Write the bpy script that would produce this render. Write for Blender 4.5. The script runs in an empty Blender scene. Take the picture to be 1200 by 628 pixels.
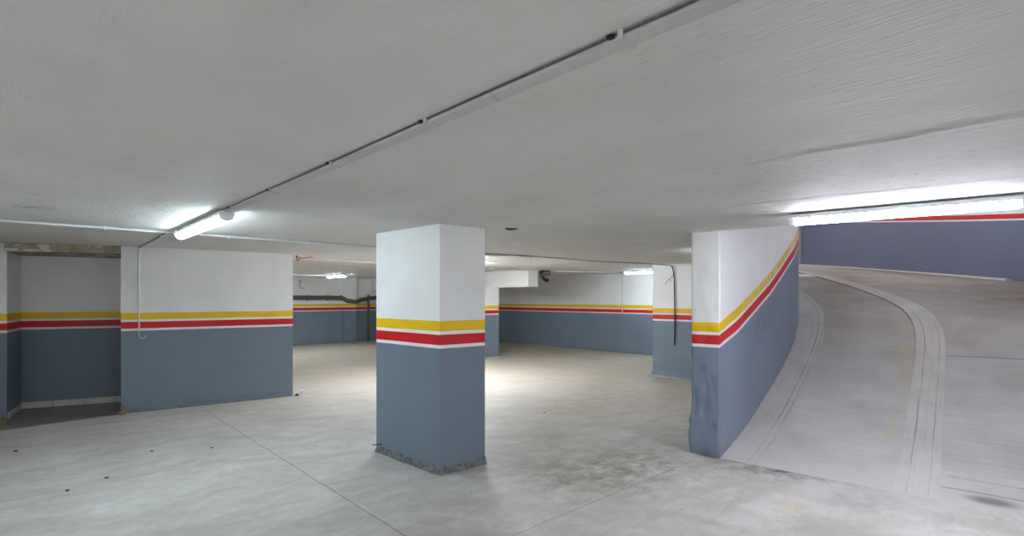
import bpy, bmesh, math, random
from mathutils import Vector, noise
random.seed(7)
SC = bpy.context.scene
COL = SC.collection

# ------------------------------------------------------------------ camera, world, exposure
EYE = 1.6
cam_d = bpy.data.cameras.new('camera')
cam_d.sensor_width = 36.0
cam_d.lens = 620.0 / 1200.0 * 36.0
cam_d.shift_y = 35.0 / 1200.0
cam_d.clip_start = 0.02
cam_d.clip_end = 200
cam = bpy.data.objects.new('camera', cam_d)
COL.objects.link(cam)
cam.location = (0, 0, EYE)
cam.rotation_euler = (math.radians(90), 0, -math.atan2(.677, .736))
SC.camera = cam
w = bpy.data.worlds.new('world'); SC.world = w
w.use_nodes = True
w.node_tree.nodes['Background'].inputs[0].default_value = (.75, .82, 1, 1)
w.node_tree.nodes['Background'].inputs[1].default_value = 0.0
SC.view_settings.view_transform = 'Standard'
SC.view_settings.look = 'None'
SC.view_settings.gamma = 1
SC.view_settings.use_curve_mapping = False
SC.view_settings.exposure = 1.88
SC.cycles.max_bounces = 10
SC.cycles.diffuse_bounces = 8
SC.cycles.use_denoising = True
LAMP_POWER = 30.0          # strength of the tubes
LZ = 2.27                  # underside of the front slab
UZ = 2.315                 # underside of the back slab

# ------------------------------------------------------------------ node helpers
def srgb(r, g, b):
    f = lambda c: (c / 255 / 12.92) if c / 255 <= .04045 else ((c / 255 + .055) / 1.055) ** 2.4
    return (f(r), f(g), f(b), 1)

class NT:
    def __init__(s, name, rough=.6, spec=.4):
        s.m = bpy.data.materials.new(name); s.m.use_nodes = True
        s.t = s.m.node_tree; s.b = s.t.nodes['Principled BSDF']
        s.b.inputs['Roughness'].default_value = rough
        s.b.inputs['Specular IOR Level'].default_value = spec
        s._pos = None
    def n(s, typ, **kw):
        x = s.t.nodes.new(typ)
        for k, v in kw.items(): setattr(x, k, v)
        return x
    def link(s, a, b): s.t.links.new(a, b)
    def put(s, sock, v):
        if hasattr(v, 'is_output'): s.link(v, sock)
        else: sock.default_value = v
    def pos(s):
        if s._pos is None: s._pos = s.n('ShaderNodeNewGeometry').outputs['Position']
        return s._pos
    def uv(s): return s.n('ShaderNodeUVMap').outputs[0]
    def xyz(s, v):
        x = s.n('ShaderNodeSeparateXYZ'); s.link(v, x.inputs[0]); return x.outputs
    def math(s, op, a, b=0.0, c=0.0, clamp=False):
        x = s.n('ShaderNodeMath', operation=op, use_clamp=clamp)
        s.put(x.inputs[0], a); s.put(x.inputs[1], b); s.put(x.inputs[2], c); return x.outputs[0]
    def scale(s, v, sc):
        x = s.n('ShaderNodeVectorMath', operation='MULTIPLY'); s.link(v, x.inputs[0]); x.inputs[1].default_value = sc; return x.outputs[0]
    def noise(s, v, scale=5, detail=4, rough=.55, dist=0):
        x = s.n('ShaderNodeTexNoise'); s.link(v, x.inputs['Vector'])
        x.inputs['Scale'].default_value = scale; x.inputs['Detail'].default_value = detail
        x.inputs['Roughness'].default_value = rough; x.inputs['Distortion'].default_value = dist
        return x.outputs[0]
    def ramp(s, v, stops, const=False):
        x = s.n('ShaderNodeValToRGB'); s.link(v, x.inputs[0])
        e = x.color_ramp.elements
        if const: x.color_ramp.interpolation = 'CONSTANT'
        while len(e) < len(stops): e.new(.5)
        for el, (p, c) in zip(e, stops): el.position = p; el.color = c if len(c) == 4 else (*c, 1)
        return x.outputs[0]
    def mapr(s, v, a, b, c=0., d=1.):
        x = s.n('ShaderNodeMapRange'); s.link(v, x.inputs[0])
        for i, k in enumerate((a, b, c, d)): x.inputs[i + 1].default_value = k
        return x.outputs[0]
    def mix(s, f, a, b, blend='MIX'):
        x = s.n('ShaderNodeMix', data_type='RGBA', blend_type=blend)
        s.put(x.inputs[0], f); s.put(x.inputs[6], a); s.put(x.inputs[7], b); return x.outputs[2]
    def band(s, v, lo, hi, soft=.01):
        a = s.mapr(v, lo - soft, lo + soft); b = s.mapr(v, hi - soft, hi + soft, 1, 0)
        return s.math('MULTIPLY', a, b)
    def blob(s, x, y, cx, cy, rx, ry):
        dx = s.math('DIVIDE', s.math('SUBTRACT', x, cx), rx); dy = s.math('DIVIDE', s.math('SUBTRACT', y, cy), ry)
        r = s.math('SQRT', s.math('ADD', s.math('MULTIPLY', dx, dx), s.math('MULTIPLY', dy, dy)))
        return s.mapr(r, 0.35, 1.0, 1, 0)
    def bump(s, h, strength=.3, dist=.01):
        x = s.n('ShaderNodeBump'); x.inputs['Strength'].default_value = strength; x.inputs['Distance'].default_value = dist
        s.link(h, x.inputs['Height']); s.link(x.outputs[0], s.b.inputs['Normal'])
    def color(s, c): s.put(s.b.inputs['Base Color'], c); return s.m

WHITE = srgb(238, 238, 237); GREY = srgb(116, 129, 144); RED = srgb(206, 24, 30); YEL = srgb(238, 194, 8); LINE = srgb(236, 236, 234)

def paint(name, ramp_uv=False, worn=False, scribble=False, yellow=True, rough=.46, grey=None):
    t = NT(name, rough, .42)
    P = t.pos()
    if ramp_uv:
        q = t.xyz(t.uv()); u, v = q[0], q[1]
    else:
        u, v = None, t.xyz(P)[2]
    wob = t.math('MULTIPLY', t.math('SUBTRACT', t.noise(P, 9, 2), .5), .006)
    v = t.math('ADD', v, wob)
    k = t.math('DIVIDE', v, 4.0)
    st = [(0, grey or GREY), (1.126 / 4, LINE), (1.158 / 4, RED), (1.262 / 4, LINE), (1.288 / 4, YEL if yellow else LINE), (1.386 / 4, WHITE)]
    c = t.ramp(k, st, True)
    if worn:
        m = t.math('GREATER_THAN', t.noise(t.scale(P, (1.6, 1.6, 1)), 7.5, 5, .7), .50)
        m = t.math('MULTIPLY', m, t.mapr(u, .75, 1.1)); m = t.math('MULTIPLY', m, t.math('GREATER_THAN', v, 1.31))
        m = t.math('MULTIPLY', m, t.math('LESS_THAN', v, 1.4))
        c = t.mix(t.math('MULTIPLY', m, .7), c, srgb(222, 214, 184))
    d = t.noise(P, 1.3, 5, .6)
    c = t.mix(t.mapr(d, .35, .75, 0, .16), c, srgb(150, 150, 150), 'MULTIPLY')
    # pale scuffs and dirt at the foot
    sc = t.math('GREATER_THAN', t.noise(t.scale(P, (1, 1, .45)), 22, 6, .7), .705)
    sc = t.math('MULTIPLY', sc, t.mapr(v, .9, .3, 0, .35))
    c = t.mix(sc, c, srgb(175, 182, 190))
    ft = t.math('MULTIPLY', t.mapr(v, .13, .01), t.mapr(t.noise(P, 14, 5), .4, .62, 0, .5))
    c = t.mix(ft, c, srgb(92, 92, 88))
    if scribble:
        s1 = t.math('LESS_THAN', t.math('ABSOLUTE', t.math('SUBTRACT', t.noise(t.scale(t.uv(), (1, 1, 1)), 9, 1, .4, 1.2), .5)), .02)
        s1 = t.math('MULTIPLY', s1, t.math('MULTIPLY', t.band(u, 1.15, 2.15, .08), t.band(v, .80, 1.06, .03)))
        c = t.mix(t.math('MULTIPLY', s1, .8), c, srgb(70, 68, 92))
    h = t.math('ADD', t.noise(P, 6, 4), t.math('MULTIPLY', t.noise(P, 60, 4), .25))
    t.bump(h, .22, .012)
    return t.color(c)

def plain(name, rgb, rough=.5, var=.12, metal=0):
    t = NT(name, rough, .4); t.b.inputs['Metallic'].default_value = metal
    n_ = t.noise(t.pos(), 25, 4)
    return t.color(t.mix(t.mapr(n_, .3, .7, 0, var), srgb(*rgb), srgb(*[max(0, int(k * .6)) for k in rgb])))

def emit(name, strength, rgb=(.93, .96, 1)):
    t = NT(name, .3)
    t.b.inputs['Base Color'].default_value = (.9, .9, .9, 1)
    t.b.inputs['Emission Color'].default_value = (*rgb, 1); t.b.inputs['Emission Strength'].default_value = strength
    return t.m

def ceiling_mat():
    t = NT('ceiling_paint', .62, .25); P = t.pos(); q = t.xyz(P)
    c = srgb(222, 220, 217)
    c = t.mix(t.mapr(t.noise(t.scale(P, (1.5, .8, 1)), .9, 7, .68), .35, .68, 0, .4), c, srgb(186, 182, 176))
    # board-marked zone towards the ramp, smoother elsewhere
    zone = t.mapr(t.math('SUBTRACT', q[0], q[1]), -.4, 2.2)
    # grain runs along the boards
    rot = t.n('ShaderNodeMapping'); t.link(P, rot.inputs[0]); rot.inputs['Rotation'].default_value = (0, 0, math.radians(4)); rot.inputs['Scale'].default_value = (15, 1.3, 1)
    gr = t.noise(rot.outputs[0], 4, 6, .65)
    pits = t.math('GREATER_THAN', t.noise(t.scale(rot.outputs[0], (1, 3.4, 1)), 3.6, 3, .6), .64)
    pits = t.math('MULTIPLY', pits, t.blob(q[0], q[1], 3.6, 1.1, 1.6, 1.5))
    c = t.mix(t.math('MULTIPLY', pits, .55), c, srgb(110, 108, 106))
    # bare, peeled patches near the left lamp
    pe = t.math('GREATER_THAN', t.noise(t.scale(P, (1, 3, 1)), 3.0, 6, .7), .60)
    pe = t.math('MULTIPLY', pe, t.blob(q[0], q[1], .4, 4.9, 1.3, .55))
    c = t.mix(t.math('MULTIPLY', pe, .6), c, srgb(240, 240, 238))
    # rough patched hole left of the lamp, dark hole beyond the column
    ph = t.math('MULTIPLY', t.blob(q[0], q[1], .06, 5.30, .16, .22), t.math('GREATER_THAN', t.noise(P, 16, 4), .5))
    c = t.mix(t.math('MULTIPLY', ph, .55), c, srgb(120, 120, 116))
    h = t.math('MULTIPLY', gr, t.math('ADD', t.math('MULTIPLY', zone, 1.3), .15))
    h = t.math('ADD', h, t.math('MULTIPLY', t.noise(P, 3, 5), .6))
    h = t.math('ADD', h, t.math('MULTIPLY', pits, -.6)); h = t.math('ADD', h, t.math('MULTIPLY', ph, .8))
    t.bump(h, .75, .022)
    return t.color(c)

def floor_mat():
    t = NT('floor_concrete', .55, .3); P = t.pos(); q = t.xyz(P); x, y = q[0], q[1]
    big = t.noise(P, .55, 5, .6); mid = t.noise(P, 2.3, 6, .65)
    c = t.ramp(t.math('ADD', t.math('MULTIPLY', big, .5), t.math('MULTIPLY', mid, .5)),
               [(.3, srgb(166, 162, 154)), (.5, srgb(188, 186, 181)), (.72, srgb(206, 205, 202))])
    # trowel and tyre streaks
    rot = t.n('ShaderNodeMapping'); t.link(P, rot.inputs[0]); rot.inputs['Rotation'].default_value = (0, 0, math.radians(38)); rot.inputs['Scale'].default_value = (.7, 2.6, 1)
    st = t.noise(rot.outputs[0], 1.7, 9, .72, 1.4)
    c = t.mix(t.mapr(st, .48, .70, 0, .42), c, srgb(150, 145, 136))
    mot = t.noise(P, 4.5, 9, .74, .5)
    c = t.mix(t.mapr(mot, .50, .72, 0, .45), c, srgb(146, 141, 133))
    c = t.mix(t.mapr(mot, .46, .28, 0, .45), c, srgb(222, 222, 221))
    swirl = t.n('ShaderNodeTexWave', wave_type='RINGS', rings_direction='Z'); t.link(P, swirl.inputs[0])
    swirl.inputs['Scale'].default_value = .35; swirl.inputs['Distortion'].default_value = 9; swirl.inputs['Detail'].default_value = 5; swirl.inputs['Detail Scale'].default_value = 1.6
    c = t.mix(t.math('MULTIPLY', t.mapr(swirl.outputs['Fac'], .75, 1.0), .16), c, srgb(140, 135, 127))
    # warm dust toward the back, brown patches round the columns and ramp foot
    c = t.mix(t.math('MULTIPLY', t.mapr(t.math('ADD', x, y), 9, 15, 0, .6), t.mapr(mid, .25, .6, .4, 1)), c, srgb(176, 158, 132))
    for cx, cy, rx, ry, am, col in ((4.1, 2.95, 1.3, .8, .8, (124, 113, 98)), (5.1, 2.1, .45, .6, 1.0, (104, 98, 88)), (5.25, 1.65, .2, .4, .8, (112, 106, 96)), (3.6, 3.5, .9, .8, .35, (132, 122, 108)),
                                    (3.3, 4.0, .75, .8, .4, (140, 134, 124)), (4.9, 1.25, .5, .35, .45, (126, 124, 122)), (6.6, 5.2, 2.0, 1.4, .4, (140, 126, 108)),
                                    (4.0, 1.2, .45, .5, .35, (160, 156, 150)), (4.3, 1.55, .25, .12, .4, (190, 176, 120)), (2.0, 2.7, .18, .12, .5, (176, 150, 110))):
        b = t.math('MULTIPLY', t.blob(x, y, cx, cy, rx, ry), t.mapr(t.noise(P, 5, 7, .75), .38, .62, 0, am))
        c = t.mix(b, c, srgb(*col))
    # specks of grit
    sp = t.math('GREATER_THAN', t.noise(P, 38, 2), .715)
    c = t.mix(t.math('MULTIPLY', sp, .5), c, srgb(96, 92, 86))
    # sawn joints
    def joint(axis, at, lo, hi, wid, am):
        a, b = (x, y) if axis == 'x' else (y, x)
        a = t.math('ADD', a, t.math('MULTIPLY', t.math('SUBTRACT', t.noise(P, 3, 3), .5), .02))
        m = t.math('LESS_THAN', t.math('ABSOLUTE', t.math('SUBTRACT', a, at)), wid)
        return t.math('MULTIPLY', t.math('MULTIPLY', m, t.band(b, lo, hi, .05)), am)
    js = [joint('x', 1.88, -3, 8.6, .005, .6), joint('y', 5.77, -3, 2.6, .004, .55), joint('y', 2.62, 2.1, 4.8, .005, .45), joint('x', 4.85, 2.6, 6.0, .005, .32),
          joint('y', 8.6, 4.8, 12.5, .008, .3)]
    j = js[0]
    for k in js[1:]: j = t.math('MAXIMUM', j, k)
    c = t.mix(j, c, srgb(70, 68, 64))
    h = t.math('ADD', t.noise(P, 30, 6, .7), t.math('MULTIPLY', mid, 1.2)); h = t.math('SUBTRACT', h, t.math('MULTIPLY', j, 2))
    t.bump(h, .25, .008)
    t.put(t.b.inputs['Roughness'], t.mapr(mid, .3, .7, .45, .68))
    return t.color(c)

def ramp_mat(name, rgb, kind):
    t = NT(name, .62, .25); P = t.pos(); q = t.xyz(t.uv()); u, v = q[0], q[1]   # u along, v across (metres)
    U = t.uv()
    br = t.noise(t.scale(U, (9, .5, 1) if kind == 'lane' else (.6, 16, 1)), 3, 6, .7)
    c = t.mix(t.mapr(br, .3, .7, 0, .35), srgb(*rgb), srgb(*[int(k * .72) for k in rgb]))
    c = t.mix(t.mapr(t.noise(U, 1.4, 6, .65), .38, .66, 0, .4), c, srgb(136, 132, 126))
    c = t.mix(t.math('MULTIPLY', t.mapr(t.math('ADD', u, t.math('MULTIPLY', t.noise(P, 3, 6, .7), .5)), .15, .85, .75, 0), 1.0), c, srgb(190, 188, 184))
    # tyre dust builds up higher on the ramp
    c = t.mix(t.math('MULTIPLY', t.mapr(u, 1.6, 5.5, 0, .95 if kind == 'lane' else .25), t.mapr(t.noise(P, 2, 5), .2, .7, .5, 1)), c, srgb(132, 117, 100))
    h = t.math('MULTIPLY', br, 1.0)
    if kind == 'lane':
        ln = t.math('ADD', u, t.math('MULTIPLY', t.math('SUBTRACT', t.noise(U, 1.2, 2), .5), .06))
        g = None
        for at, lo, hi, wd, am in ((3.05, 1.7, 6, .012, .5), (.28, 1.7, 6, .010, .6), (.5, 1.75, 4, .006, .45), (.85, 1.8, 6, .005, .25), (1.25, 1.7, 6, .005, .2), (1.7, 1.7, 6, .005, .2)):
            m = t.math('LESS_THAN', t.math('ABSOLUTE', t.math('SUBTRACT', ln, at)), wd)
            m = t.math('MULTIPLY', t.math('MULTIPLY', m, t.band(v, lo, hi, .03)), am)
            g = m if g is None else t.math('MAXIMUM', g, m)
        c = t.mix(g, c, srgb(78, 76, 74))
        oil = t.math('MULTIPLY', t.blob(u, v, .16, 2.02, .10, .2), .8)
        c = t.mix(oil, c, srgb(92, 94, 92))
        yb = t.math('MULTIPLY', t.blob(u, v, 2.4, 1.3, 2.6, .09), t.mapr(t.noise(U, 3, 5), .4, .6, 0, .5))
        c = t.mix(yb, c, srgb(176, 162, 112))
        for cu, cv, ru, rv, am in ((5.2, 3.2, .12, .5, .6), (5.9, 2.6, .1, .35, .6), (6.3, 3.9, .1, .4, .5)):
            b = t.math('MULTIPLY', t.blob(u, v, cu, cv, ru, rv), t.mapr(t.noise(P, 6, 4), .4, .6, 0, am)); c = t.mix(b, c, srgb(84, 76, 70))
    else:
        # scored lines along the strip
        g = None
        for at, wd, am in (((.265, .007, .6), (.325, .005, .5), (.20, .003, .25)) if kind == 'gutter' else ((.09, .006, .6), (.235, .005, .5), (.17, .003, .2))):
            vv = t.math('ADD', v, t.math('MULTIPLY', t.math('SUBTRACT', t.noise(P, 1.6, 2), .5), .03))
            m = t.math('MULTIPLY', t.math('LESS_THAN', t.math('ABSOLUTE', t.math('SUBTRACT', vv, at)), wd), am)
            g = m if g is None else t.math('MAXIMUM', g, m)
        g = t.math('MULTIPLY', g, t.mapr(t.noise(U, 1.1, 3), .35, .55))
        c = t.mix(g, c, srgb(88, 86, 84))
        h = t.math('SUBTRACT', h, g)
    h = t.math('ADD', h, t.math('MULTIPLY', t.noise(P, 25, 5), .6))
    t.bump(h, .4, .01)
    return t.color(c)

def tile_mat():
    t = NT('tile', .35, .5); P = t.pos()
    br = t.n('ShaderNodeTexBrick'); t.link(P, br.inputs[0]); br.inputs['Scale'].default_value = 1
    br.offset = 0; br.inputs['Brick Width'].default_value = .33; br.inputs['Row Height'].default_value = .33; br.inputs['Mortar Size'].default_value = .004
    br.inputs['Color1'].default_value = srgb(118, 114, 110); br.inputs['Color2'].default_value = srgb(126, 121, 116); br.inputs['Mortar'].default_value = srgb(140, 138, 132)
    c = t.mix(t.mapr(t.noise(P, 5, 6), .35, .7, 0, .5), br.outputs[0], srgb(108, 100, 88))
    return t.color(c)

def skirt_mat():
    t = NT('skirting_tile', .3, .5); P = t.pos(); q = t.xyz(P)
    fr = t.math('FRACT', t.math('DIVIDE', t.math('ADD', q[0], .07), .36))
    g = t.math('LESS_THAN', fr, .02)
    return t.color(t.mix(g, srgb(198, 196, 188), srgb(120, 118, 112)))

def lintel_mat():
    t = NT('bare_lintel', .8, .2); P = t.pos()
    c = t.mix(t.mapr(t.noise(P, 6, 5), .35, .65), srgb(150, 134, 112), srgb(178, 168, 150))
    pe = t.math('GREATER_THAN', t.noise(t.scale(P, (.7, .7, 1.6)), 5.5, 4, .6), .56)
    c = t.mix(pe, c, srgb(212, 210, 204)); t.bump(pe, .6, .004)
    return t.color(c)

M = dict(
    paint=paint('banded_wall_paint'), ramp_paint=paint('ramp_wall_paint', True, True, True, True, .36, srgb(121, 132, 152)), outer_paint=paint('outer_wall_paint', True, yellow=False, grey=srgb(108, 113, 134)),  # ramp wall grey is lightened to carry the nearby lamp's light
    ceil=ceiling_mat(), floor=floor_mat(), lane=ramp_mat('ramp_concrete', (188, 187, 186), 'lane'), strip=ramp_mat('kerb_concrete', (198, 194, 190), 'strip'), gutter=ramp_mat('gutter_concrete', (190, 187, 184), 'gutter'),
    tile=tile_mat(), skirt=skirt_mat(), lintel=lintel_mat(), white=plain('white_plaster', (222, 222, 219), .6, .08),
    trunk=plain('trunking_plastic', (196, 195, 192), .5, .1), pvc=plain('white_plastic', (226, 228, 230), .35, .06), grey_pvc=plain('grey_plastic', (150, 152, 154), .4, .1), pipe=plain('dark_grey_pipe', (88, 86, 84), .4, .15),
    black=plain('black_rubber', (22, 22, 22), .5), red=plain('red_wire', (190, 30, 28), .4), steel=plain('steel', (160, 160, 158), .3, .2, 1), mortar=plain('rough_mortar', (134, 137, 140), .9, 1.0),
    rubble=plain('ochre_rubble', (150, 132, 86), .9, .5), kerb=plain('pale_kerb', (214, 209, 202), .7, .2), rust=plain('brown_dirt', (120, 92, 64), .9, .4), hole=plain('dark_hole', (52, 46, 38), .9, .3),
    glow=emit('tube_diffuser', LAMP_POWER * .48, (.76, .92, 1)), glow_violet=emit('tube_diffuser_violet', LAMP_POWER * .8, (.86, .88, 1)), glow_fill=emit('tube_diffuser_fill', LAMP_POWER * .88, (.84, .93, 1)), glow_back=emit('tube_diffuser_boosted', LAMP_POWER * 1.75, (.88, .94, 1)), glow_low_fill=emit('tube_diffuser_low_fill', LAMP_POWER * .22, (.9, .95, 1)), glow_far_fill=emit('tube_diffuser_far_fill', LAMP_POWER * 1.0, (.88, .94, 1)), cap=plain('translucent_cap', (232, 236, 240), .3, .04))  # diffusers after the violet one: unseen lamps, mostly added as fill

# ------------------------------------------------------------------ mesh helpers
class B:
    def __init__(s): s.bm = bmesh.new(); s.uvl = s.bm.loops.layers.uv.new('UVMap')
    def box(s, a, b):
        x0, y0, z0 = a; x1, y1, z1 = b
        return s.prism([(x0, y0), (x1, y0), (x1, y1), (x0, y1)], z0, z1)
    def prism(s, pts, z0, z1):
        lo = [s.bm.verts.new((p[0], p[1], z0)) for p in pts]; hi = [s.bm.verts.new((p[0], p[1], z1)) for p in pts]
        n = len(pts)
        s.bm.faces.new(lo[::-1]); s.bm.faces.new(hi)
        for i in range(n): s.bm.faces.new((lo[i], lo[(i + 1) % n], hi[(i + 1) % n], hi[i]))
        return s
    def quad(s, a, b, c, d):
        vs = [s.bm.verts.new(p) for p in (a, b, c, d)]; return s.bm.faces.new(vs)
    def tube(s, pts, r, seg=10, cap=True):
        pts = [Vector(p) for p in pts]; rings = []
        up = Vector((0, 0, 1)); prev = None
        for i, p in enumerate(pts):
            d = (pts[min(i + 1, len(pts) - 1)] - pts[max(i - 1, 0)]).normalized()
            if prev is None:
                a = d.cross(up) if abs(d.z) < .95 else d.cross(Vector((1, 0, 0)))
            else: a = prev - d * prev.dot(d)
            a.normalize(); b = d.cross(a); prev = a
            rr = r[i] if isinstance(r, (list, tuple)) else r
            rings.append([s.bm.verts.new(p + (a * math.cos(2 * math.pi * k / seg) + b * math.sin(2 * math.pi * k / seg)) * rr) for k in range(seg)])
        for A, C in zip(rings, rings[1:]):
            for k in range(seg): s.bm.faces.new((A[k], A[(k + 1) % seg], C[(k + 1) % seg], C[k])).smooth = True
        if cap: s.bm.faces.new(rings[0][::-1]); s.bm.faces.new(rings[-1])
        return s
    def extrude_profile(s, prof, p0, p1):      # prof: (across, z) ; along p0->p1 horizontally
        p0, p1 = Vector(p0), Vector(p1); d = (p1 - p0).normalized(); nrm = Vector((d.y, -d.x, 0))
        A = [s.bm.verts.new(p0 + nrm * a + Vector((0, 0, z))) for a, z in prof]; C = [s.bm.verts.new(p1 + nrm * a + Vector((0, 0, z))) for a, z in prof]
        n = len(prof)
        for k in range(n): s.bm.faces.new((A[k], A[(k + 1) % n], C[(k + 1) % n], C[k]))
        s.bm.faces.new(A[::-1]); s.bm.faces.new(C); return s
    def lump(s, c, r, seed=0, sub=2, flat=.6):
        g = bmesh.ops.create_icosphere(s.bm, subdivisions=sub, radius=1)
        for v in g['verts']:
            k = 1 + .55 * (noise.noise(v.co * 1.7 + Vector((seed * 3.1, seed, 0))))
            v.co = Vector((v.co.x * r * k + c[0], v.co.y * r * k + c[1], max(v.co.z * r * k * flat, -.3 * r) + c[2]))
        return s
    def bevel(s, w, seg=2, sharp_only=None):
        es = [e for e in s.bm.edges if e.is_manifold and e.calc_face_angle(0) > .5 and (sharp_only is None or sharp_only(e))]
        bmesh.ops.bevel(s.bm, geom=es, offset=w, segments=seg, affect='EDGES', profile=.5); return s
    def done(s, name, mat, parent=None, smooth=False):
        bmesh.ops.recalc_face_normals(s.bm, faces=s.bm.faces[:])
        if smooth:
            for f in s.bm.faces: f.smooth = True
        me = bpy.data.meshes.new(name); s.bm.to_mesh(me); s.bm.free(); me.materials.append(mat)
        o = bpy.data.objects.new(name, me); COL.objects.link(o)
        if parent is not None:
            o.parent = parent; o.location = -parent.location if False else (0, 0, 0)
            o.matrix_parent_inverse = parent.matrix_basis.inverted()
        return o

def struct(o, label=None):
    o['kind'] = 'structure'
    if label: o['label'] = label
    return o
def tag(o, label, cat, group=None, kind=None):
    o['label'] = label; o['category'] = cat
    if group: o['group'] = group
    if kind: o['kind'] = kind
    return o
def thing(name, loc, label, cat, group=None, kind=None):
    o = bpy.data.objects.new(name, None); COL.objects.link(o); o.location = loc; o.empty_display_size = .1
    return tag(o, label, cat, group, kind)
def arc(pts, n=6):       # smooth polyline (Catmull-Rom)
    P = [Vector(p) for p in pts]; out = []
    for i in range(len(P) - 1):
        a, b, c, d = P[max(i - 1, 0)], P[i], P[i + 1], P[min(i + 2, len(P) - 1)]
        for k in range(n):
            t = k / n
            out.append(.5 * ((2 * b) + (c - a) * t + (2 * a - 5 * b + 4 * c - d) * t * t + (3 * b - a - 3 * c + d) * t ** 3))
    out.append(P[-1]); return out

# ------------------------------------------------------------------ the ramp's line
A0, RL, RR = .126, 3.044, 3.694
KT = [0, .7, 1.5, 2.5, 4, 6, 9, 14]; KS = [.131, .292, .324, .446, .217, .244, .2]
KZ = [0]
for i, s_ in enumerate(KS): KZ.append(KZ[-1] + s_ * (KT[i + 1] - KT[i]))
def interp(t, X, Y):
    if t <= X[0]: return Y[0]
    for i in range(len(X) - 1):
        if t <= X[i + 1]: return Y[i] + (Y[i + 1] - Y[i]) * (t - X[i]) / (X[i + 1] - X[i])
    return Y[-1]
def ramp_z(t):
    if t <= 0: return 0
    h = min(.45, t)
    return sum(interp(t + h * (k / 4 - 1), KT, KZ) for k in range(9)) / 9
def rp(t, off):           # plan position; off = metres to the right of the wall face
    ux, uy = math.cos(A0), math.sin(A0); nx, ny = uy, -ux
    if t <= RL: return (5.1 + t * ux + off * nx, 2.485 + t * uy + off * ny)
    cx, cy = 5.1 + RL * ux - RR * nx, 2.485 + RL * uy - RR * ny
    a = A0 + (t - RL) / (RR + 1); r = RR + off
    return (cx + r * math.sin(a), cy - r * math.cos(a))
def fr(a, b, n): return [a + (b - a) * i / n for i in range(n + 1)]

O_GUT, O_CI, O_CO, O_OUT = .343, 1.406, 1.703, 5.553
def ribbon(name, mat, offs, t0, t1, n, lift=0., thick=.15, uv0=0.):
    b = B(); rows = []
    for t in fr(t0, t1, n):
        rows.append([b.bm.verts.new((*rp(t, o), ramp_z(t) + (lift * min(1, t / .7) if t < 5 else lift))) for o in offs])
    low = [[b.bm.verts.new((v.co.x, v.co.y, v.co.z - thick)) for v in (r[0], r[-1])] for r in rows]
    ts = fr(t0, t1, n)
    for i in range(n):
        for j in range(len(offs) - 1):
            f = b.bm.faces.new((rows[i][j], rows[i][j + 1], rows[i + 1][j + 1], rows[i + 1][j]))
            for lp, (tt, oo) in zip(f.loops, ((ts[i], offs[j]), (ts[i], offs[j + 1]), (ts[i + 1], offs[j + 1]), (ts[i + 1], offs[j]))): lp[b.uvl].uv = (tt, oo - uv0)
        b.bm.faces.new((rows[i][0], rows[i + 1][0], low[i + 1][0], low[i][0])); b.bm.faces.new((rows[i + 1][-1], rows[i][-1], low[i][1], low[i + 1][1]))
        b.bm.faces.new((low[i][1], low[i][0], low[i + 1][0], low[i + 1][1]))
    b.bm.faces.new([*rows[0][::-1], low[0][0], low[0][1]]); b.bm.faces.new([*rows[-1], low[-1][1], low[-1][0]])
    return b.done(name, mat)

TEND = 9.4
# ------------------------------------------------------------------ floor and ramp
b = B(); b.box((-3.6, -3.6, -.2), (13.2, 18.4, 0))
struct(b.done('floor', M['floor']), 'dusty pale grey concrete garage floor with sawn joints')
struct(ribbon('floor_ramp', M['lane'], fr(-.02, O_OUT + .05, 14), .0, TEND, 90, -.003, .12), 'steep curving grey concrete vehicle ramp')
struct(ribbon('trim_1', M['gutter'], [.0, .08, .17, .25, O_GUT - .02, O_GUT], .03, TEND, 90, .012, .06), 'raised concrete kerb strip at the foot of the banded ramp wall')
struct(ribbon('trim_2', M['strip'], [O_CI, O_CI + .03, 1.5, 1.6, O_CO - .03, O_CO], .03, TEND, 90, .012, .06, O_CI), 'raised concrete strip curving up between the two ramp lanes')
struct(ribbon('trim_3', M['kerb'], [O_OUT - .16, O_OUT - .08, O_OUT], 6.85, TEND, 30, .03, .08), 'pale kerb along the foot of the outer ramp wall')
struct(ribbon('trim_4', M['kerb'], [O_GUT, .8, O_CI], 7.12, 7.36, 3, .012, .04), 'pale joint strip across the inner ramp lane')

# ------------------------------------------------------------------ walls
def wall(name, pts, z0, z1, label, mat='paint', bev=.012):
    b = B(); b.prism(pts, z0, z1)
    if bev: b.bevel(bev, 2, lambda e: abs((e.verts[0].co - e.verts[1].co).normalized().z) > .9)
    return struct(b.done(name, M[mat]), label)
wall('wall_left', [(.97, 9.01), (3.21, 8.77), (3.21, 18), (1.10, 18), (1.10, 10.2)], 0, UZ, 'banded wall block with the switch conduit, right of the alcove', bev=.02)
wall('wall_corner', [(-3.3, 9.6), (-.18, 9.6), (-.05, 10.4), (-.05, 11), (-3.3, 11)], 0, UZ, 'banded wall end at the left edge of the alcove', bev=.03)
wall('wall_alcove', [(-.05, 10.38), (1.10, 10.07), (1.10, 10.9), (-.05, 10.9)], 0, UZ, 'shaded banded back wall of the alcove', bev=0)
b = B(); b.prism([(-.2, 9.40), (.97, 9.0), (1.09, 10.08), (-.05, 10.38), (-.2, 9.62)], 2.208, UZ); struct(b.done('lintel', M['lintel']), 'bare stained lintel with peeling paint over the alcove')
wall('wall_back', [(3.0, 18), (13.1, 18), (13.1, 18.3), (3.0, 18.3)], 0, UZ, 'banded far wall with the dark drain pipe', bev=0)
wall('pilaster', [(8.34, 17.86), (8.8, 17.86), (8.8, 18.0), (8.34, 18.0)], 0, UZ, 'shallow pilaster on the far wall behind the pipe')
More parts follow.
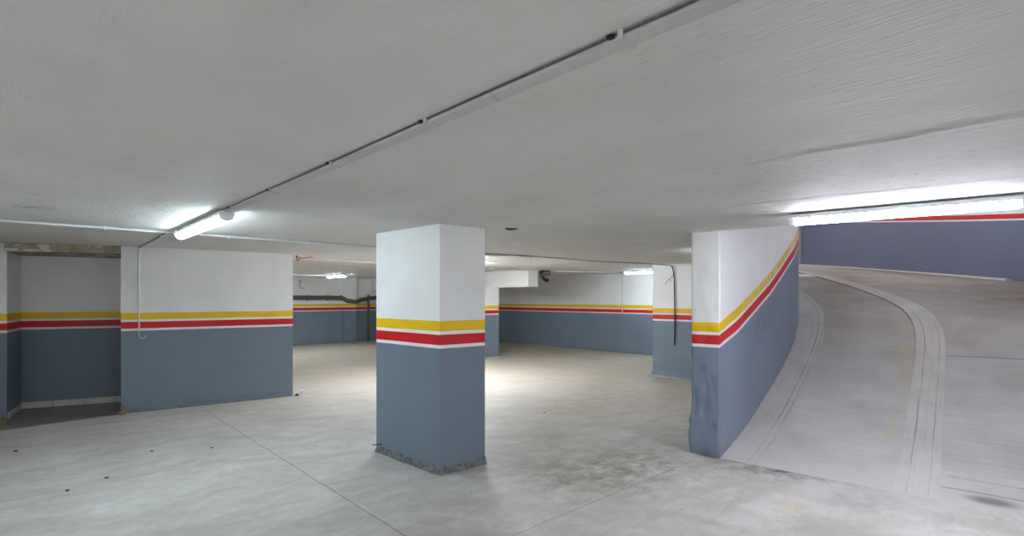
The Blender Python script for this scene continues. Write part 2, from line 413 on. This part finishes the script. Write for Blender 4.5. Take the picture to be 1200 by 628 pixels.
wall('wall_right', [(12.8, 7.4), (13.1, 7.4), (13.1, 18), (12.8, 18)], 0, UZ, 'banded far wall behind the right pillar')
wall('wall_west', [(-3.5, -3.4), (-3.2, -3.4), (-3.2, 11), (-3.5, 11)], 0, UZ, None, bev=0)
wall('wall_rear', [(-3.5, -3.5), (5.9, -3.5), (5.8, -3.2), (-3.5, -3.2)], 0, UZ, None, bev=0)
# outer ramp wall
def sheet_wall(name, mat, o_in, o_out, t0, t1, n, ztop, vmap, label):
    b = B(); prev = None
    for t in fr(t0, t1, n):
        z = ramp_z(t); zs = [z - .2 + (ztop - z + .2) * k / 24 for k in range(25)]
        A = [b.bm.verts.new((*rp(t, o_in), q)) for q in zs]; C = [b.bm.verts.new((*rp(t, o_out), q)) for q in zs]
        if prev:
            for k in range(24):
                for L, L0 in ((A, prev[0]), (C, prev[1])):
                    f = b.bm.faces.new((L0[k], L[k], L[k + 1], L0[k + 1]))
                    for lp, (tt, zz) in zip(f.loops, ((prev[2], L0[k].co.z), (t, L[k].co.z), (t, L[k + 1].co.z), (prev[2], L0[k + 1].co.z))): lp[b.uvl].uv = (tt, vmap(tt, zz))
            b.bm.faces.new((prev[0][-1], A[-1], C[-1], prev[1][-1])); b.bm.faces.new((prev[0][0], A[0], C[0], prev[1][0]))
        if prev is None or t == t1:
            for k in range(24):
                f = b.bm.faces.new((A[k], C[k], C[k + 1], A[k + 1]))
                for lp in f.loops: lp[b.uvl].uv = (t, vmap(t, lp.vert.co.z))
        prev = (A, C, t)
    return struct(b.done(name, M[mat]), label)
OUT_H = 1.235
sheet_wall('wall_outer', 'outer_paint', O_OUT, O_OUT + .25, 0, TEND, 60, 4.2, lambda t, z: (z - ramp_z(t)) * 1.126 / OUT_H, 'tall grey outer ramp wall with red band at its top right')

# banded wall between the hall and the ramp, dented at its near end
WB = [(0, 1.126), (.55, 1.24), (1.1, 1.415), (1.84, 1.655), (2.36, 1.863), (2.95, 2.12), (3.46, 2.31), (4.0, 2.475), (9, 4.3)]
WT = [(0, .26), (.5, .285), (4, .30), (9, .31)]
def wband(t, z):
    zb = interp(t, *zip(*WB)); th = interp(t, *zip(*WT))
    return 1.126 + (z - zb) * .26 / th
b = B()
TW = 8.0; WTH = .28
ts = [0, .03, .08] + fr(.15, TW, 70)
zs = [k * .035 for k in range(66)] + [2.6, 3.0, 3.6, 4.21]
def bulge(z, s):          # knocked and re-plastered foot of the end face (s: 0 ramp side .. 1 hall side)
    g = math.exp(-((z - .14) / .17) ** 2) * .06 + math.exp(-((z - .37) / .05) ** 2) * .022
    return g * (.6 + .4 * math.sin(5 * s + 7 * z)) + .014 * noise.noise(Vector((s * 3, z * 5, 2))) * (1 if z < 1.1 else .4) + .02 * noise.noise(Vector((s * 5, z * 11, 7))) * math.exp(-((z - .6) / .28) ** 2) * (1 - abs(2 * s - 1)) ** .5
grid = []
for t in ts:
    row = []
    for z in zs:
        x, y = rp(t, 0)
        k = math.exp(-t / .06); x -= bulge(z, 0) * k * .6; y -= bulge(z, 0) * k * .3
        row.append(b.bm.verts.new((x, y, z - .02)))
    grid.append(row)
def face_uv(f, tv):
    for lp, (tt, zz) in zip(f.loops, tv): lp[b.uvl].uv = (tt, wband(tt, zz + .02))
for i in range(len(ts) - 1):
    for j in range(len(zs) - 1):
        f = b.bm.faces.new((grid[i][j], grid[i + 1][j], grid[i + 1][j + 1], grid[i][j + 1]))
        face_uv(f, [(ts[i], zs[j]), (ts[i + 1], zs[j]), (ts[i + 1], zs[j + 1]), (ts[i], zs[j + 1])]); f.smooth = True
# end face
NS = 22; endg = [grid[0]]
p0, p1 = Vector(rp(0, 0)), Vector(rp(0, -WTH))
for k in range(1, NS + 1):
    s = k / NS; p = p0.lerp(p1, s); row = []
    for z in zs:
        g = bulge(z, s); edge = math.exp(-(1 - s) / .15)
        row.append(b.bm.verts.new((p.x - g * .8 * math.cos(A0), p.y + g * .9 * edge - .2 * g, z - .02)))
    endg.append(row)
for i in range(NS):
    for j in range(len(zs) - 1):
        f = b.bm.faces.new((endg[i + 1][j], endg[i][j], endg[i][j + 1], endg[i + 1][j + 1])); f.smooth = True
        face_uv(f, [(0, zs[j]), (0, zs[j]), (0, zs[j + 1]), (0, zs[j + 1])])
# hall side
prev = endg[-1]; pt = 0
for t in ts[1:]:
    x, y = rp(t, -WTH); row = [b.bm.verts.new((x, y, z - .02)) for z in zs]
    for j in range(len(zs) - 1):
        f = b.bm.faces.new((prev[j], row[j], row[j + 1], prev[j + 1])); f.smooth = True
        for lp in f.loops: lp[b.uvl].uv = (0, lp.vert.co.z)
    prev = row; pt = t
for j in range(len(zs) - 1): b.bm.faces.new((grid[-1][j], prev[j], prev[j + 1], grid[-1][j + 1]))
for e in [e for e in b.bm.edges if abs((e.verts[0].co - e.verts[1].co).normalized().z) > .9 and e.is_manifold and e.calc_face_angle(0) > .9]: e.smooth = False
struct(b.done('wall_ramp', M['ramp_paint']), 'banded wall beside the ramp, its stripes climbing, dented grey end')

# pillar wall behind the ramp wall, with flared foot
b = B()
poly = [(9.42, 3.62), (9.42, 6.0), (12.8, 7.3), (12.8, 7.0), (9.75, 5.8), (9.75, 3.62)]
b.prism(poly, 0, UZ)
b.bevel(.03, 3, lambda e: abs((e.verts[0].co - e.verts[1].co).normalized().z) > .9)
bmesh.ops.bisect_plane(b.bm, geom=b.bm.verts[:] + b.bm.edges[:] + b.bm.faces[:], plane_co=(0, 0, .14), plane_no=(0, 0, 1))
bmesh.ops.bisect_plane(b.bm, geom=b.bm.verts[:] + b.bm.edges[:] + b.bm.faces[:], plane_co=(0, 0, .05), plane_no=(0, 0, 1))
for v in b.bm.verts:
    if v.co.z < .1 and v.co.x < 9.6 and v.co.y > 5.5:
        k = .03 if v.co.z > .01 else .1
        v.co.x -= k * .3; v.co.y += k
struct(b.done('wall_pillar', M['paint']), 'banded pillar face with hanging black cable, behind the ramp wall end')

# ------------------------------------------------------------------ ceilings
STEP = [(-3.5, 6.24), (3.6, 6.24), (5.6, 5.98), (9.42, 5.66)]
hall = [rp(t, -WTH) for t in fr(0, 4.35, 14)]
b = B()
b.prism([(-3.5, -3.5), (5.93, -3.5), (5.78, -3.0), (5.1, 2.485)] + [h for h in hall] + [(9.42, 3.62)] + STEP[::-1], LZ, 2.62)
# board joints and trowel ridges standing a few millimetres proud
def ridge(pts, wd, ht, side=1):
    pts = arc([(x, y, 0) for x, y in pts], 8)
    n = len(pts)
    for i in range(n - 1):
        p, q = pts[i], pts[i + 1]; d = (q - p).normalized(); nr = Vector((d.y, -d.x, 0)) * side
        w0 = wd * (.4 + .6 * math.sin(math.pi * (i + .5) / n)); hh = ht * (.75 + .5 * noise.noise(p * 9))
        va = [b.bm.verts.new(v) for v in ((p.x, p.y, LZ), (q.x, q.y, LZ), (q.x + nr.x * w0, q.y + nr.y * w0, LZ), (p.x + nr.x * w0, p.y + nr.y * w0, LZ),
                                          (p.x + nr.x * w0 * .3, p.y + nr.y * w0 * .3, LZ - hh), (q.x + nr.x * w0 * .3, q.y + nr.y * w0 * .3, LZ - hh))]
        b.bm.faces.new((va[0], va[1], va[5], va[4])); b.bm.faces.new((va[4], va[5], va[2], va[3]))
def cpt(px, py, z=LZ):    # ceiling point seen in a given direction, used only to read off plan positions
    d = (z - EYE) * 620 / (349 - py); cx = (px - 600) / 620 * d
    return (.736 * cx + .677 * d, -.677 * cx + .736 * d)
ridge([cpt(928, 183), cpt(985, 173), cpt(1060, 161), cpt(1130, 147), cpt(1230, 130)], .05, .0042, -1)
ridge([cpt(520, 172), cpt(575, 153), cpt(650, 122), cpt(720, 98)], 0.0192, 0.0024)
ridge([cpt(745, 212), cpt(800, 203), cpt(860, 196), cpt(935, 184)], 0.0192, 0.0024)
ridge([cpt(600, 160), cpt(733, 204), cpt(790, 224), cpt(850, 245)], 0.0134, 0.0024)
ridge([cpt(830, 245), cpt(928, 234), cpt(1060, 221), cpt(1200, 206)], 0.0154, 0.0031)
ridge([cpt(40, 104), cpt(160, 131), cpt(300, 159)], 0.0134, 0.0024)
ridge([cpt(0, 174), cpt(140, 192), cpt(250, 207)], 0.0115, 0.0019)
ridge([cpt(0, 215), cpt(110, 224), cpt(235, 238)], 0.0192, 0.0024)
struct(b.done('ceiling', M['ceil']), 'low white painted concrete ceiling with board marks')
b = B()
b.prism(STEP + [(12.9, 7.25), (13.1, 18.3), (-3.5, 18.3)], UZ, 2.62)
struct(b.done('ceiling_back', M['ceil']), 'slightly higher white ceiling beyond the conduit line')
# enclosure over the ramp
b = B(); b.box((4.6, -3.8, 4.2), (17.6, 9.0, 4.5)); struct(b.done('ceiling_ramp', M['ceil']))
wall('wall_over_edge', [(5.70, -3.5), (5.93, -3.5), (5.78, -3.0), (5.1, 2.485), (4.9, 2.46)], 2.62, 4.2, None, 'white', 0)
a1, a2 = rp(TEND + .02, -.1), rp(TEND + .02, O_OUT + .3); a3, a4 = rp(TEND + .3, O_OUT + .3), rp(TEND + .3, -.1)
wall('wall_ramp_head', [a1, a2, a3, a4], 2.0, 4.2, None, 'white', 0)
wall('wall_ramp_side', [(5.6, -3.55), (6.2, -3.55), (6.2, -3.3), (5.6, -3.3)], 0, 4.2, None, 'white', 0)
# beam and corbel over the middle column
wall('beam', [(9.45, 9.66), (9.8, 9.66), (9.8, 18.0), (9.45, 18.0)], 1.885, UZ, 'white downstand beam running over the middle column', 'white', .01)

# ------------------------------------------------------------------ freestanding columns
def column(name, pts, z1, label, rim):
    cx = sum(p[0] for p in pts) / 4; cy = sum(p[1] for p in pts) / 4
    t = thing(name, (cx, cy, 0), label, 'column', None, 'thing')
    b = B(); b.prism(pts, 0, z1); b.bevel(.014, 2, lambda e: abs((e.verts[0].co - e.verts[1].co).normalized().z) > .9)
    b.done('shaft', M['paint'], t)
    if rim:
        b = B(); n = 26; ring = []
        for i in range(4):
            p, q = Vector(pts[i]), Vector(pts[(i + 1) % 4])
            for k in range(n): ring.append(p.lerp(q, k / n))
        c0 = Vector((cx, cy)); rows = []
        for lev in range(5):
            row = []
            for p in ring:
                d = (p - c0); j = noise.noise(Vector((p.x * 16, p.y * 16, lev * 1.7))); j2 = noise.noise(Vector((p.x * 45, p.y * 45, 5 + lev)))
                out = [.016, .012, .007, .004, -.010][lev] + .010 * j + .008 * j2
                hz = [0, .02, .045, .066, .085][lev] * (1 + .5 * noise.noise(Vector((p.x * 7, p.y * 7, 9)))) 
                if lev == 0: hz = 0
                r = d.normalized() * out * 1.3
                row.append(b.bm.verts.new((p.x + r.x, p.y + r.y, hz)))
            rows.append(row)
        m = len(ring)
        for A, C in zip(rows, rows[1:]):
            for k in range(m): b.bm.faces.new((A[k], A[(k + 1) % m], C[(k + 1) % m], C[k]))
        b.done('mortar_base', M['mortar'], t)['label'] = 'ragged rough mortar foot of the column'
    return t
main_col = column('concrete_column', [(2.75, 3.95), (3.26, 3.93), (3.24, 4.99), (2.69, 5.01)], LZ - .001, 'large square freestanding column with yellow and red bands in the foreground', True)
column('concrete_column', [(9.02, 10.95), (9.58, 10.95), (9.58, 11.9), (9.02, 11.9)], 1.885, 'smaller banded column under the white beam, seen behind the foreground column', False)

# ------------------------------------------------------------------ alcove floor and skirting
b = B(); b.prism([(-.55, 8.86), (-.1, 8.88), (.96, 8.99), (1.09, 10.07), (-.05, 10.38), (-.18, 9.6), (-.55, 9.6)], 0, .006); struct(b.done('floor_alcove', M['tile']), 'grimy dark tiled floor of the alcove')
b = B(); b.prism([(-.05, 10.38), (1.09, 10.072), (1.09, 10.057), (-.05, 10.365)], .006, .092); struct(b.done('baseboard_alcove', M['skirt']), 'pale tile skirting along the alcove back wall')
b = B(); b.prism([(-.172, 9.64), (-.05, 10.39), (-.036, 10.375), (-.158, 9.64)], .006, .085); struct(b.done('baseboard_left', M['skirt']), 'pale tile skirting on the alcove side')

# ------------------------------------------------------------------ batten lamps
def batten(p0, p1, zc, label, group=None, clips=5, glow='glow', name='batten_lamp'):
    p0, p1 = Vector((*p0, zc)), Vector((*p1, zc)); d = (p1 - p0).normalized(); L = (p1 - p0).length; nr = Vector((d.y, -d.x, 0))
    t = thing(name, p0.lerp(p1, .5), label, 'lamp', group)
    b = B(); b.extrude_profile([(-.045, -.012), (-.055, -.028), (-.055, -.045), (.055, -.045), (.055, -.028), (.045, -.012)], p0, p1)
    b.done('housing', M['pvc'], t)
    b = B(); prof = [(.048 * math.cos(a), -.0455 - .05 * math.sin(a)) for a in [math.pi * k / 8 for k in range(9)]]
    b.extrude_profile(prof, p0 + d * .03, p1 - d * .03); b.done('diffuser', M[glow], t)
    for e, s in ((p0, 1), (p1, -1)):
        b = B(); prof = [(.049 * math.cos(a), -.0455 - .044 * math.sin(a)) for a in [math.pi * k / 8 for k in range(9)]]
        b.extrude_profile(prof, e - d * .008 * s, e + d * .028 * s); b.done('end_cap', M['cap'], t)
    for k in range(clips):
        c = p0.lerp(p1, (k + .5) / clips)
        for s in (-1, 1):
            q = c + nr * s * .057
            b = B(); b.extrude_profile([(-.004, -.062), (.005, -.058), (.006, -.03), (-.003, -.026)] if s > 0 else [(-.005, -.058), (.004, -.062), (.003, -.026), (-.006, -.03)], q - d * .012, q + d * .012)
            b.done('clip', M['cap'], t)
    for k in (.2, .8):      # fixing feet up to the slab
        c = p0.lerp(p1, k); b = B(); b.extrude_profile([(-.02, 0), (-.02, -.0125), (.02, -.0125), (.02, 0)], c - d * .02, c + d * .02); b.done('bracket', M['grey_pvc'], t)
    return t
batten((1.125, 4.42), (1.125, 6.06), LZ, 'glowing tube lamp on the ceiling above the left wall and alcove')
batten((4.50, 1.60), (4.71, .26), LZ, 'long bright tube lamp on the ceiling edge in front of the ramp', glow='glow_violet')
batten((7.0, 14.85), (7.0, 16.15), UZ, 'small distant tube lamp on the far left ceiling')
batten((11.7, 8.3), (11.7, 7.2), UZ, 'distant tube lamp by the far right wall, beside the pillar')
for x, y in ((5.7, 7.15), (6.6, 8.1)):  # unseen pair: one inferred from its ceiling glow, one added as fill
    batten((x, y), (x, y + 1.4), UZ, 'one of an inferred and an added tube lamp hidden behind the foreground column, glowing on the ceiling', 'inferred and added tube lamps behind the foreground column', glow='glow_back')
BEHIND = 'fill tube lamps added behind the viewer'
for x, y in ((-2.2, 3.6), (-1.4, -1.2), (1.125, -1.95), (3.6, -1.2)):  # unseen lamps added as soft fill for the hall
    batten((x, y), (x, y - 1.4), LZ, 'unseen fill tube lamp added on the ceiling behind the viewer', BEHIND, glow='glow_fill')
batten((6.62, 3.46), (7.7, 3.66), LZ, 'unseen fill tube lamp added on the ceiling behind the ramp wall end', glow='glow_low_fill')  # unseen lamp added to brighten the ceiling toward the column
batten((4.2, 14.2), (4.2, 15.6), UZ, 'unseen fill tube lamp added on the ceiling behind the left wall block', glow='glow_far_fill')  # unseen lamp added to brighten the far floor and wall
for a, c in (((8.0, .1), (9.35, .3)), ((13.3, 1.6), (13.9, 2.8)), ((14.2, 4.6), (14.4, 6.0))):  # unseen lamps added to lift the ramp and its outer wall
    batten(a, c, 4.195, 'fill tube lamp added high over the ramp, out of view above the slab', 'fill tube lamps added over the ramp', glow='glow_violet')

# ------------------------------------------------------------------ trunking, conduits, cables
t = thing('cable_trunking', (1.125, 1.7, LZ), 'flat white cable trunking running along the ceiling to the left lamp', 'cable trunking')
for y0, y1 in ((-1.6, 1.30), (1.303, 4.40)):
    b = B(); b.extrude_profile([(-.022, -.007), (-.022, -.018), (-.004, -.021), (.022, -.024), (.026, -.018), (.026, -.004)], (1.125, y0, LZ), (1.125, y1, LZ)); b.done('channel', M['trunk'], t)
b = B(); b.tube([(1.098, y, LZ - .006 - .002 * math.sin(y * 3)) for y in fr(-1.6, 4.4, 40)], .0028, 6); b.done('cable', M['pipe'], t)  # dark strand in place of the shaded gap along the trunking
for y in (-.1, .79, 1.67, 2.5, 3.37, 4.22):
    b = B(); b.extrude_profile([(-.032, 0), (-.032, -.024), (.026, -.028), (.026, -.022), (-.018, -.0205), (-.018, 0)], (1.125, y - .008, LZ), (1.125, y + .008, LZ)); b.done('clip', M['trunk'], t)
    b = B(); b.lump((1.094, y + .03, LZ - .008), .011, int(y * 10), 1, .8); b.done('fixing', M['black'], t)

def conduit(name, pts, r, mat, label, cat='conduit', clips=(), group=None, clipdir=(0, 0, 1)):
    t = thing(name, pts[0], label, cat, group)
    b = B(); b.tube(pts, r, 10); b.done('tube', M[mat], t)
    for c in clips:
        b = B(); c = Vector(c); b.box(c - Vector((.011, r * 1.5, r * 1.5)), c + Vector((.011, r * 1.5, r * 1.6))); b.bevel(.003, 1); b.done('clip', M['pvc'], t)
    return t
ya = 6.225
conduit('conduit', [(-3.15, ya, LZ - .014), (1.0, ya, LZ - .014), (4.8, ya - .02, LZ - .014)], .012, 'pvc', 'white conduit crossing the ceiling just past the left lamp', clips=[(x, ya, LZ - .014) for x in (-1.2, -.3, .55, 1.6, 2.45, 3.0)])
conduit('conduit', [(3.3, 9.6, UZ - .014), (9.4, 9.6, UZ - .014)], .013, 'pvc', 'white conduit on the ceiling behind the left wall end and foreground column', clips=[(x, 9.6, UZ - .014) for x in (4.2, 5.4, 6.5, 8.2)])
conduit('conduit', [(10.15, 9.6, UZ - .014), (11.4, 9.0, UZ - .014), (11.7, 8.36, UZ - .02)], .013, 'pvc', 'white conduit on the ceiling leading to the far right lamp')
conduit('conduit', [(4.5, 16.2, UZ - .02), (9.4, 16.2, UZ - .02)], .02, 'pvc', 'white conduit on the far left ceiling beside the small lamp', clips=[(x, 16.2, UZ - .02) for x in (6.0, 7.6, 8.6)])
# switch drop on the left wall
yw = lambda x: 9.01 - (x - .97) * .107
xs = 1.17
t = thing('switch_conduit', (xs, yw(xs), 1.1), 'thin white switch conduit dropping down the left wall with an open wire end', 'conduit')
b = B(); b.tube([(xs, yw(xs) - .012, z) for z in fr(1.13, UZ - .03, 12)], .010, 8); b.done('tube', M['pvc'], t)
b = B(); b.tube(arc([(xs, yw(xs) - .012, 1.135), (xs, yw(xs) - .016, 1.08), (xs + .03, yw(xs) - .02, 1.03), (xs + .065, yw(xs) - .02, 1.04), (xs + .07, yw(xs) - .02, 1.075)], 6), .0035, 6); b.done('wire', M['pvc'], t)
conduit('conduit', [(1.1, 6.34, UZ - .012), (1.15, 7.6, UZ - .012), (xs, yw(xs) - .014, UZ - .012)], .010, 'grey_pvc', 'grey conduit on the ceiling between the left lamp and the wall', clips=[(1.12, 7.0, UZ - .012)])
t = thing('junction_box', (1.0, 6.31, UZ), 'small grey junction box on the ceiling at the end of the left lamp', 'junction box')
b = B(); b.box((.94, 6.26, UZ - .05), (1.05, 6.35, UZ)); b.bevel(.008, 2); b.done('box', M['grey_pvc'], t)
b = B(); b.box((.947, 6.267, UZ - .056), (1.043, 6.343, UZ - .0505)); b.done('lid', M['cap'], t)
# cables near the middle
cab = arc([(4.9, 5.98, LZ - .018), (5.5, 5.93, LZ - .019), (6.4, 5.86, LZ - .02), (7.4, 5.8, LZ - .03), (8.5, 5.7, LZ - .018), (9.2, 5.62, LZ - .022), (9.40, 5.58, LZ - .03)], 8)
t = thing('cable', (4.9, 5.98, LZ), 'grey cable sagging along the ceiling step to the right pillar', 'cable')
o = B(); o.tube(cab, .010, 8); o.done('tube', M['grey_pvc'], t)
for k in range(3):
    o = B(); o.box((5.62 + k * .1, 5.885, LZ - .036), (5.65 + k * .1, 5.935, LZ - .007)); o.bevel(.006, 1); o.done('clip', M['steel'], t)
o = B(); o.tube(arc([(4.5, 6.7, UZ - .02), (5.0, 6.36, UZ - .03), (5.25, 6.16, LZ - .014), (5.5, 6.03, LZ - .014)], 8), .009, 8); tag(o.done('cable', M['grey_pvc']), 'short grey cable branching off beside the foreground column', 'cable')
t = thing('dangling_cable', (9.41, 5.55, 1.2), 'black cable hanging down the banded pillar face', 'cable')
b = B(); b.tube(arc([(9.40, 5.58, LZ - .03), (9.385, 5.53, LZ - .08), (9.39, 5.50, LZ - .25), (9.395, 5.49, 1.6), (9.40, 5.49, 1.0), (9.40, 5.50, .66)], 8), .011, 8); b.done('cable', M['black'], t)
b = B(); b.tube(arc([(9.39, 5.505, LZ - .2), (9.385, 5.57, LZ - .28), (9.385, 5.64, LZ - .32), (9.385, 5.69, LZ - .40)], 6), .007, 6); b.tube(arc([(9.385, 5.60, LZ - .30), (9.38, 5.56, LZ - .36)], 4), .005, 6); b.done('wire', M['grey_pvc'], t)
# conduit on far right wall
conduit('conduit', [(12.78, 9.15, UZ - .02), (12.78, 9.15, 1.0)], .012, 'pvc', 'thin white conduit down the far right wall')
# red wire by the left wall end
o = B(); o.tube(arc([(3.33, 8.95, UZ - .01), (3.42, 9.0, UZ - .045), (3.52, 9.05, UZ - .03), (3.62, 9.1, UZ - .012), (3.68, 9.12, UZ - .002)], 6), .009, 8); t = tag(o.done('wire', M['red']), 'red and black wire dangling from the ceiling beside the left wall end', 'wire')
o = B(); o.tube(arc([(3.33, 8.95, UZ - .012), (3.36, 8.96, UZ - .09), (3.40, 8.98, UZ - .05)], 6), .007, 6); o.done('strand', M['black'], t)
# drain pipe on the far wall
t = thing('drain_pipe', (8, 17.9, 1.6), 'dark grey drain pipe running along the far left wall', 'pipe')
b = B(); b.tube(arc([(4.0, 17.88, 1.62), (6.5, 17.88, 1.61), (8.1, 17.87, 1.60), (8.4, 17.76, 1.50), (8.75, 17.74, 1.47), (9.1, 17.78, 1.56), (10.6, 17.8, 1.72)], 8), .075, 10); b.done('tube', M['pipe'], t)
b = B(); b.tube([(9.22, 17.76, 1.7), (9.22, 17.76, 0.02)], .05, 10); b.done('downpipe', M['pipe'], t)
for x in (7.0, 7.7, 8.2): 
    b = B(); b.tube([(x, 17.88, 1.607), (x + .06, 17.88, 1.607)], .088, 12); b.done('collar', M['pipe'], t)
# fitting at the end of the beam
t = thing('pipe_fitting', (9.8, 9.5, 2.1), 'dark metal pipe fitting hanging at the end of the white beam', 'pipe fitting')
b = B(); b.tube(arc([(9.86, 9.62, 2.30), (9.88, 9.58, 2.16), (9.92, 9.54, 2.08), (10.02, 9.50, 2.05)], 6), .045, 10); b.done('elbow', M['black'], t)
b = B(); b.tube([(9.84, 9.58, 2.2), (10.06, 9.46, 2.22)], .035, 10); b.done('branch', M['pipe'], t)
b = B(); b.box((9.84, 9.48, 2.27), (10.06, 9.62, UZ)); b.bevel(.01, 1); b.done('bracket', M['black'], t)
# hook of wire high on the far left wall
o = B(); o.tube(arc([(6.75, 17.99, 2.15), (6.85, 17.97, 2.2), (6.8, 17.96, 2.05), (6.82, 17.97, 1.95), (6.95, 17.98, 1.93)], 6), .012, 6); tag(o.done('wire', M['grey_pvc']), 'short loop of wire sticking out high on the far left wall', 'wire')
# dark knocked hole in the slab past the column
hx, hy = cpt(600, 268)
b = B(); b.lump((hx, hy, LZ + .01), .085, 4, 2, .25); tag(b.done('ceiling_hole', M['hole']), 'dark knocked hole in the ceiling right of the foreground column top', 'hole')
# ------------------------------------------------------------------ debris
b = B(); b.lump((.97, 8.93, .02), .045, 1, 2, 1.0); b.lump((.99, 8.95, .07), .03, 2, 2, 1.0); tag(b.done('mortar_lump', M['rubble']), 'ochre mortar lump at the foot of the alcove right corner', 'rubble')
b = B(); b.lump((-.26, 9.5, .02), .06, 3, 2, .9); b.lump((-.22, 9.35, .015), .05, 5, 2, .6); tag(b.done('mortar_lump', M['rubble']), 'ochre mortar lump at the foot of the wall end left of the alcove', 'rubble')
t = thing('cable_stub', (3.27, 8.72, 0), 'curled stub of cable on the floor at the left wall end corner', 'cable')
b = B(); b.tube(arc([(3.23, 8.72, .012), (3.27, 8.70, .05), (3.33, 8.70, .09), (3.37, 8.71, .06), (3.35, 8.72, .02)], 6), .011, 8); b.done('loop', M['pvc'], t)
b = B(); b.lump((3.25, 8.70, .02), .03, 8, 2, .8); b.done('clod', M['hole'], t)
b = B(); b.tube([(2.695, 4.90, .10), (2.60, 4.93, .102)], .005, 6); tag(b.done('nail', M['black']), 'thin black nail sticking out low on the foreground column', 'nail')
def fpt(px, py):
    d = EYE * 620 / (py - 349); cx = (px - 600) / 620 * d
    return (.736 * cx + .677 * d, -.677 * cx + .736 * d)
for i, (px, py, r, lab) in enumerate(((18, 529, .022, 'dark floor crumb left of all the others, in front of the alcove'), (125, 560, .018, 'dark floor crumb beside the long joint, second from the left'),
                                      (79, 575, .018, 'dark floor crumb just below the long floor joint at left'), (178, 529, .016, 'dark floor crumb in front of the left wall'),
                                      (248, 525, .015, 'dark floor crumb close to the crossing of the two floor joints'), (799, 596, .022, 'crumpled grey scrap on the floor in front of the ramp wall end'),
                                      (914, 610, .018, 'pale chip of plaster on the floor in front of the ramp'), (638, 484, .016, 'dark floor crumb right of the foreground column'))):
    x, y = fpt(px, py); b = B(); b.lump((x, y, .003), r, i + 11, 1, .4)
    tag(b.done('crumb', M['hole'] if i < 5 or i == 7 else M['kerb']), lab, 'debris', 'crumbs on the garage floor')
